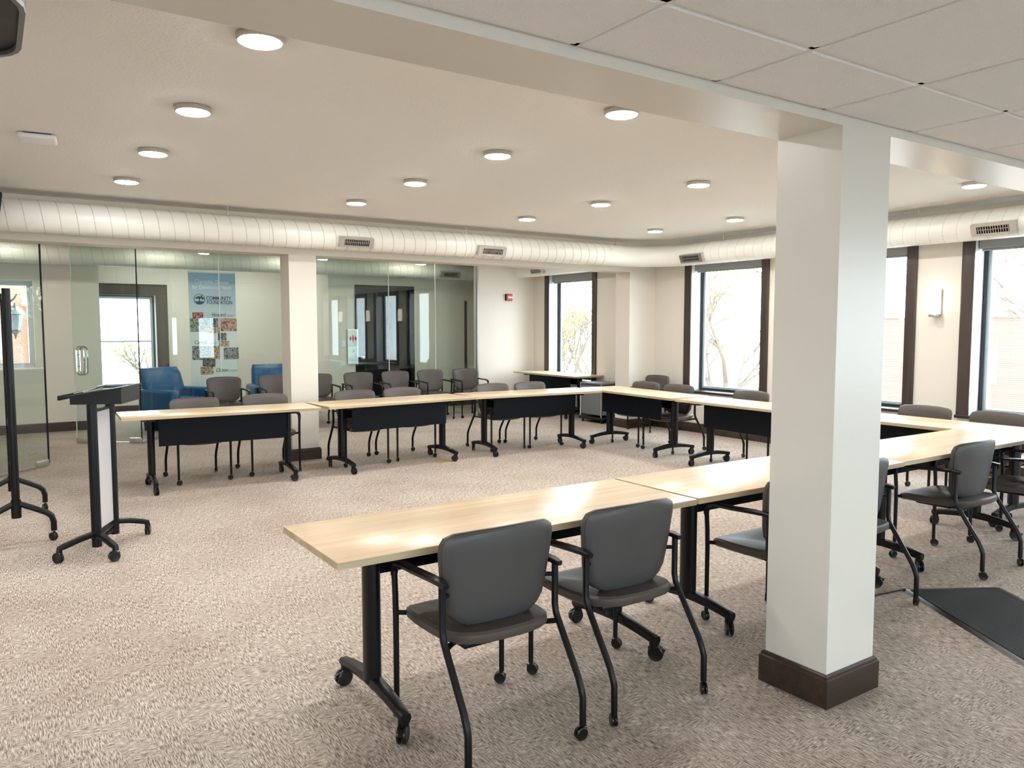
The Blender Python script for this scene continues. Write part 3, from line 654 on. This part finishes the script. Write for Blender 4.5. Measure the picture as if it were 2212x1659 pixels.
def text_mesh(body, size, shear=0, bold=0, spacing=1.0):
    c = bpy.data.curves.new('txt', 'FONT'); c.body = body; c.size = size; c.shear = shear; c.align_x = 'CENTER'; c.extrude = .0006; c.offset = bold; c.space_character = spacing; c.resolution_u = 3
    o = bpy.data.objects.new('txt', c); col.objects.link(o)
    dg = bpy.context.evaluated_depsgraph_get(); me = bpy.data.meshes.new_from_object(o.evaluated_get(dg))
    bpy.data.objects.remove(o); bpy.data.curves.remove(c); return me
bn = thing('banner_stand', 'tall printed roll-up banner with tree emblem behind the glass', 'banner', (3.07, 13.4, 0))
BW, BZ0, BZ1 = .37, .10, 2.455
bs = MB().box(-BW, BW, 0, .003, BZ0, BZ1).build('banner_sheet', 'banner_sky', bn, smooth=False)
MB().rbox(-BW - .02, BW + .02, -.06, .08, 0, .1, .02).build('base', 'steel', bn)
MB().box(-BW - .005, BW + .005, -.006, .012, BZ1 - .005, BZ1 + .02).build('top_rail', 'steel', bn, smooth=False)
MB().tube([(0, .03, .08), (0, .03, BZ1)], .01, 8).build('pole', 'steel', bn)
def letter(body, px0, px1, z, size, m, shear=0, bold=0):
    me = text_mesh(body, size, shear, bold); me.materials.clear(); me.materials.append(M[m])
    xs_ = [v.co.x for v in me.vertices]; k = (bx(px1) - bx(px0)) / (max(xs_) - min(xs_)); mid = (max(xs_) + min(xs_)) / 2
    for v in me.vertices: v.co.x = (v.co.x - mid) * k
    o = link('lettering', me, bs); o.location = ((bx(px0) + bx(px1)) / 2, -.002, z); o.rotation_euler = (R(90), 0, 0)
def bz(py): return BZ1 - (py - 590) / (812 - 590) * 1.68 * 1.0      # photo rows on the banner
def bx(px): return -BW + (px - 407) / 103 * 2 * BW
letter('Charitable Dreams', 421, 495, bz(613), .088, 'ink_white', .25); letter('for Community Needs', 415, 501, bz(625), .088, 'ink_white', .25)
letter('COMMUNITY', 445, 500, bz(648), .085, 'ink', 0, .001); letter('FOUNDATION', 446, 502, bz(657), .085, 'ink', 0, .001)
for w_, a0, a1, c0, c1, py in (('Howard', 456, 487, 489, 506, 684), ('Carroll', 417, 444, 447, 465, 744), ('Clinton', 462, 489, 492, 510, 805)):
    letter(w_, a0, a1, bz(py), .09, 'ink', .3); letter('COUNTY', c0, c1, bz(py), .04, 'ink_grey')
em = MB().lathe([(.088, 0), (.088, .002), (.080, .002), (.080, 0)], 32, axis='y', cap=False).build('emblem', 'ink_blue', bs); em.location = (bx(430), -.0025, bz(647))
b = MB(); b.tube([(0, 0, -.05), (0, 0, .01)], .008, 6)
for a in (-50, -25, 0, 25, 50): b.tube([(0, 0, 0), (.045 * math.sin(R(a)), 0, .045 * math.cos(R(a)))], .004, 5)
b.build('emblem_trunk', 'ink', bs).location = (bx(430), -.003, bz(647)); 
b = MB()
for k in range(26):
    a = random.uniform(-90, 90); r_ = random.uniform(.03, .066); x_, z_ = r_ * math.sin(R(a)), r_ * math.cos(R(a)) * .9 + .004; s_ = random.uniform(.008, .014)
    b.prism([(x_ + s_ * math.cos(t), z_ + s_ * math.sin(t)) for t in [k_ * math.pi / 3 for k_ in range(6)]], 'xz', -.001, .0)
b.build('emblem_leaves', 'leaf_green', bs, smooth=False).location = (bx(430), -.003, bz(647))
MB().prism([(.08 * math.cos(R(a)), .08 * math.sin(R(a))) for a in range(205, 336, 10)], 'xz', -.001, 0).build('emblem_water', 'ink_blue', bs, smooth=False).location = (bx(430), -.002, bz(647))
for x0, x1, y0, y1, rot, m_ in [(408, 452, 688, 717, 0, 'photo_green'), (414, 437, 675, 690, -2, 'photo_red'), (454, 469, 688, 707, 1, 'photo_dark'), (472, 511, 688, 716, 0, 'photo_pink'), (445, 474, 708, 720, -3, 'photo_warm'), (468, 487, 720, 736, 1, 'photo_dark'), (471, 493, 737, 750, 4, 'photo_warm'),
                                 (411, 453, 748, 778, 1, 'photo_crowd'), (454, 471, 748, 777, 0, 'photo_warm'), (480, 514, 752, 778, 0, 'photo_crowd'), (433, 461, 775, 793, 4, 'photo_dark'), (428, 456, 793, 810, -2, 'photo_warm')]:
    w_, h_ = bx(x1) - bx(x0), bz(y0) - bz(y1)
    pp = MB().box(-w_ / 2, w_ / 2, -.0012, 0, -h_ / 2, h_ / 2).build('photo_print', m_, bs, smooth=False)
    pp.location = ((bx(x0) + bx(x1)) / 2, -.001 - .0008 * (abs(rot) > 1.5), (bz(y0) + bz(y1)) / 2); pp.rotation_euler.y = R(rot)

ec = thing('extinguisher_cabinet', 'narrow metal extinguisher cabinet with red symbol beside the dark lobby door', 'cabinet', (5.52, 13.46, 1.21))
MB().box(-.1, .1, -.03, 0, -.32, .32).build('body', 'steel', ec, smooth=False)
MB().box(-.085, .085, -.034, -.03, 0, .3).build('window_panel', 'white', ec, smooth=False)
b = MB()
for x_, h_ in ((-.05, .05), (0, .08), (.05, .05)): b.prism([(x_ - .022, .15), (x_, .15 - h_), (x_ + .022, .15), (x_, .15 + h_)], 'xz', -.037, -.034)
b.build('symbol', 'red', ec, smooth=False)
MB().lathe([(0, -.06), (.012, -.058), (.014, -.045), (.006, -.03)], 12, (.0, 0, -.08), axis='y').build('knob', 'chrome', ec)
sw = thing('light_switch', 'white light switch plate on the lobby wall behind the glass', 'switch', (5.345, 13.46, 1.26))
MB().rbox(-.04, .04, -.008, 0, -.06, .06, .003).build('plate', 'white_plastic', sw); MB().rbox(-.016, .016, -.013, -.008, -.03, .03, .002).build('rocker', 'white_plastic', sw)

al = thing('fire_alarm', 'red fire alarm strobe on the wall beside the back bay window', 'fire alarm', (8.13, 12.22, 2.125))
MB().rbox(-.07, .07, -.05, 0, -.065, .065, .008).build('body', 'red', al)
MB().rbox(-.045, .06, -.068, -.048, -.018, .018, .008).build('strobe_lens', 'white', al)
MB().box(-.07, -.052, -.052, 0, -.06, .06).build('side_panel', 'red_dark', al, smooth=False)

ap = thing('access_point', 'flat white wireless access point on the ceiling above the lectern', 'access point', (.322, 6.14, ZC), R(-6))
MB().rbox(-.11, .11, -.11, .11, -.038, -.008, .016).build('cover', 'white_plastic', ap); MB().box(-.08, .08, -.08, .08, -.01, 0).build('mount', 'dark_alu', ap, smooth=False)
pj = thing('ceiling_projector', 'black ceiling projector with grey rim at the frame corner', 'projector', (-.16, 2.95, ZC))
b = MB(); b.prism(rrect(.58, .75, .2, 6), 'xy', -.33, -.2); b.build('body', 'black', pj)
b = MB(); b.loft([[(u, v, z) for u, v in rrect(.58 - i, .75 - i, .2 - i / 2, 6)] for i, z in ((.0, -.328), (.004, -.345), (.035, -.345), (.035, -.328))]).build('rim', 'grey_metal', pj)
MB().box(-.27 * .8, .27 * .8, -.3, .3, -.349, -.344).build('lens_panel', 'black', pj, smooth=False)
MB().tube([(0, 0, -.21), (0, 0, 0)], .025, 12).build('drop_pole', 'black', pj)
ls = thing('loudspeaker', 'black loudspeaker hung below the duct at the frame edge', 'speaker', (0, 8.2, ZC))
MB().prism([(-.3, -.10), (.135, -.115), (.142, -.13), (.105, -.39), (-.3, -.39)], 'xz', -.12, .1).build('cabinet', 'black', ls, smooth=False)
MB().tube([(-.1, 0, -.11), (-.1, 0, 0)], .02, 10).build('bracket', 'black', ls)

# cart beside the pilaster
ct = thing('equipment_cart', 'low grey equipment cart with black base between table and pilaster', 'cart', (8.4, 9.83, 0))
MB().rbox(-.22, .22, -.25, .25, .13, .62, .01).build('body', 'grey_metal', ct); MB().rbox(-.24, .24, -.28, .28, .63, .66, .008).build('top', 'grey_metal', ct)
MB().rbox(-.25, .25, -.3, .3, .05, .1, .02).build('base', 'black', ct)
for a in (-1, 1):
    for c_ in (-1, 1):
        MB().tube([(a * .225, c_ * .265, .09), (a * .225, c_ * .265, .635)], .012, 8).build('post', 'chrome', ct); caster(ct, a * .2, c_ * .24, .022, .055, False, 0)

# floor things
mt = thing('floor_mat', 'black ribbed floor mat with rubber edge lying beside the column', 'mat', (4.447, 1.818, 0), math.atan2(-.303, .495))
MB().rbox(-.27, .27, -.74, .56, .001, .009, .003, 1, 2).build('ribbed_top', 'mat_ribs', mt)
MB().loft([[(u, v - .09, z) for u, v in rrect(.62 - i, 1.38 - i, .02, 2)] for i, z in ((0, .0005), (.01, .004), (.07, .008), (.08, .0005))]).build('rubber_edge', 'rubber', mt)
cd = MB().tube([(3.2, 2.3, .005), (3.6, 2.45, .005), (4.0, 2.52, .005), (4.3, 2.5, .005), (4.5, 2.46, .008)], .005, 6).build('power_cord', 'rubber'); tag(cd, 'thin black cord running from the column to the floor mat', 'cord')
fp = thing('floor_outlet', 'small brass floor outlet plate on the carpet by the far tables', 'outlet', (4.39, 8.0 - .06, 0), R(4))
MB().rbox(-.11, .11, -.075, .075, 0, .004, .002, 1, 2).build('plate', 'brass', fp); MB().lathe([(.03, .004), (.03, .0055), (.0, .0055)], 16).build('lid', 'brass', fp)

# ------------------------------------------------------------------ outdoors (second floor view)
ZGR = -4.2
struct(MB().box(-60, XL - .4, -60, 80, ZGR - .2, ZGR).box(9.1, 80, -60, 80, ZGR - .2, ZGR).box(XL - .4, 9.1, 16.0, 80, ZGR - .2, ZGR).box(XL - .4, 9.1, -60, YB - .4, ZGR - .2, ZGR).build('ground', 'ground_ext', smooth=False), 'pale pavement outside')
def tree(x, y, h, label, leaves=220, seed=1):
    rnd = random.Random(seed); t = thing('bare_tree', label, 'tree', (x, y, ZGR), rnd.uniform(0, 6), 'budding trees outside the windows')
    br = MB(); tips = []
    def grow(p, d, L, r, lvl):
        q = p + d * L * .5 + Vector((rnd.uniform(-.05, .05), rnd.uniform(-.05, .05), 0)) * L; e = p + d * L
        br.tube([p, q, e], [r, r * .8, r * .6], 5 if lvl else 8)
        if lvl >= 2: tips.append((q + e) / 2); tips.append(e)
        if lvl == 5: return
        for k in range(3 if lvl else 5):
            a = Vector((rnd.uniform(-1, 1), rnd.uniform(-1, 1), rnd.uniform(-.25, .7)))
            grow(p + d * L * rnd.uniform(.55, 1), (d * .75 + a * .75).normalized(), L * rnd.uniform(.55, .78), max(r * .6, .012), lvl + 1)
    grow(Vector((0, 0, 0)), Vector((0, 0, 1)), h * .38, .16, 0)
    br.build('branches', 'bark', t, smooth=True)
    lf = MB()
    for k in range(leaves):
        c = rnd.choice(tips) + Vector((rnd.uniform(-.15, .15), rnd.uniform(-.15, .15), rnd.uniform(-.15, .15))); s = rnd.uniform(.03, .07)
        a = Vector((rnd.uniform(-1, 1), rnd.uniform(-1, 1), rnd.uniform(-1, 1))).normalized(); b_ = a.orthogonal().normalized()
        lf.add([c - a * s, c + b_ * s * .6, c + a * s, c - b_ * s * .6], [(0, 1, 2, 3)])
    o = lf.build('buds', 'leaf', t, smooth=False); o['kind'] = 'stuff'
tree(14.0, 11.9, 9.5, 'bare branching tree outside the window nearest the pilaster', 700, 3)
tree(17.5, 6.0, 9.0, 'bare branching tree outside the window behind the column', 500, 8)
tree(14.5, 18.4, 8.0, 'yellow green tree outside the back bay window', 1800, 12)
tree(25.0, 9.5, 9.5, 'bare tree outside the corner table window', 500, 21)
tree(4.2, 23.5, 7.0, 'budding tree outside the lounge window', 1500, 33)
bl = thing('brick_building', 'red brick building seen through the lobby window', 'building', (-1.2, 23, ZGR))
MB().box(-7, 3.0, 0, 6, 0, 11).build('wall', 'brick_far', bl, smooth=False)
for x in (-3.4, .75): 
    w_ = MB().box(x - .5, x + .5, -.05, .03, 5.9, 7.9).build('window', 'stone_ext', bl, smooth=False); MB().box(x - .42, x + .42, -.06, -.04, 6.0, 7.8).build('pane', 'pane_ext', w_, smooth=False)
MB().box(2.0, 2.75, -.25, .05, 0, 6.3).box(1.9, 2.85, -.35, .05, 6.3, 6.55).build('stone_pier', 'stone_ext', bl, smooth=False)
bl2 = thing('brick_building', 'low brick building far beyond the window beside the sconce', 'building', (46, 18, ZGR))
MB().box(0, 8, -8, 10, 0, 6.3).build('wall', 'brick_far', bl2, smooth=False); MB().box(-.15, 8, -8.1, 10.1, 6.3, 6.7).build('cornice', 'stone_ext', bl2, smooth=False)
for y in (-6, -3, 0, 3, 6): w_ = MB().box(-.05, .05, y - .5, y + .5, 2.6, 4.6).build('window', 'stone_ext', bl2, smooth=False); MB().box(-.06, -.04, y - .42, y + .42, 2.7, 4.5).build('pane', 'pane_ext', w_, smooth=False)
lp = thing('street_lantern', 'iron lantern on a post outside the lobby window', 'street lamp', (.1, 16.6, ZGR))
MB().tube([(0, 0, 0), (0, 0, 6.45)], .045, 10).build('post', 'lantern_metal', lp)
MB().tube([(0, 0, 6.2), (.2, 0, 6.2), (.29, 0, 6.28), (.33, 0, 6.36)], .018, 8).tube([(.1, 0, 6.12), (.24, 0, 6.12), (.3, 0, 6.2)], .014, 8).build('arm', 'lantern_metal', lp)
MB().lathe([(0, 6.18), (.02, 6.17), (.03, 6.1), (.17, 6.0), (.17, 5.985), (0, 5.985)], 6, (.29, 0, 0)).build('cap', 'lantern_metal', lp)
MB().lathe([(.13, 5.985), (.08, 5.72)], 6, (.29, 0, 0)).build('glass', 'pane_ext', lp)
MB().lathe([(.085, 5.72), (.09, 5.7), (.03, 5.64), (.01, 5.56), (0, 5.55)], 6, (.29, 0, 0)).build('finial', 'lantern_metal', lp)
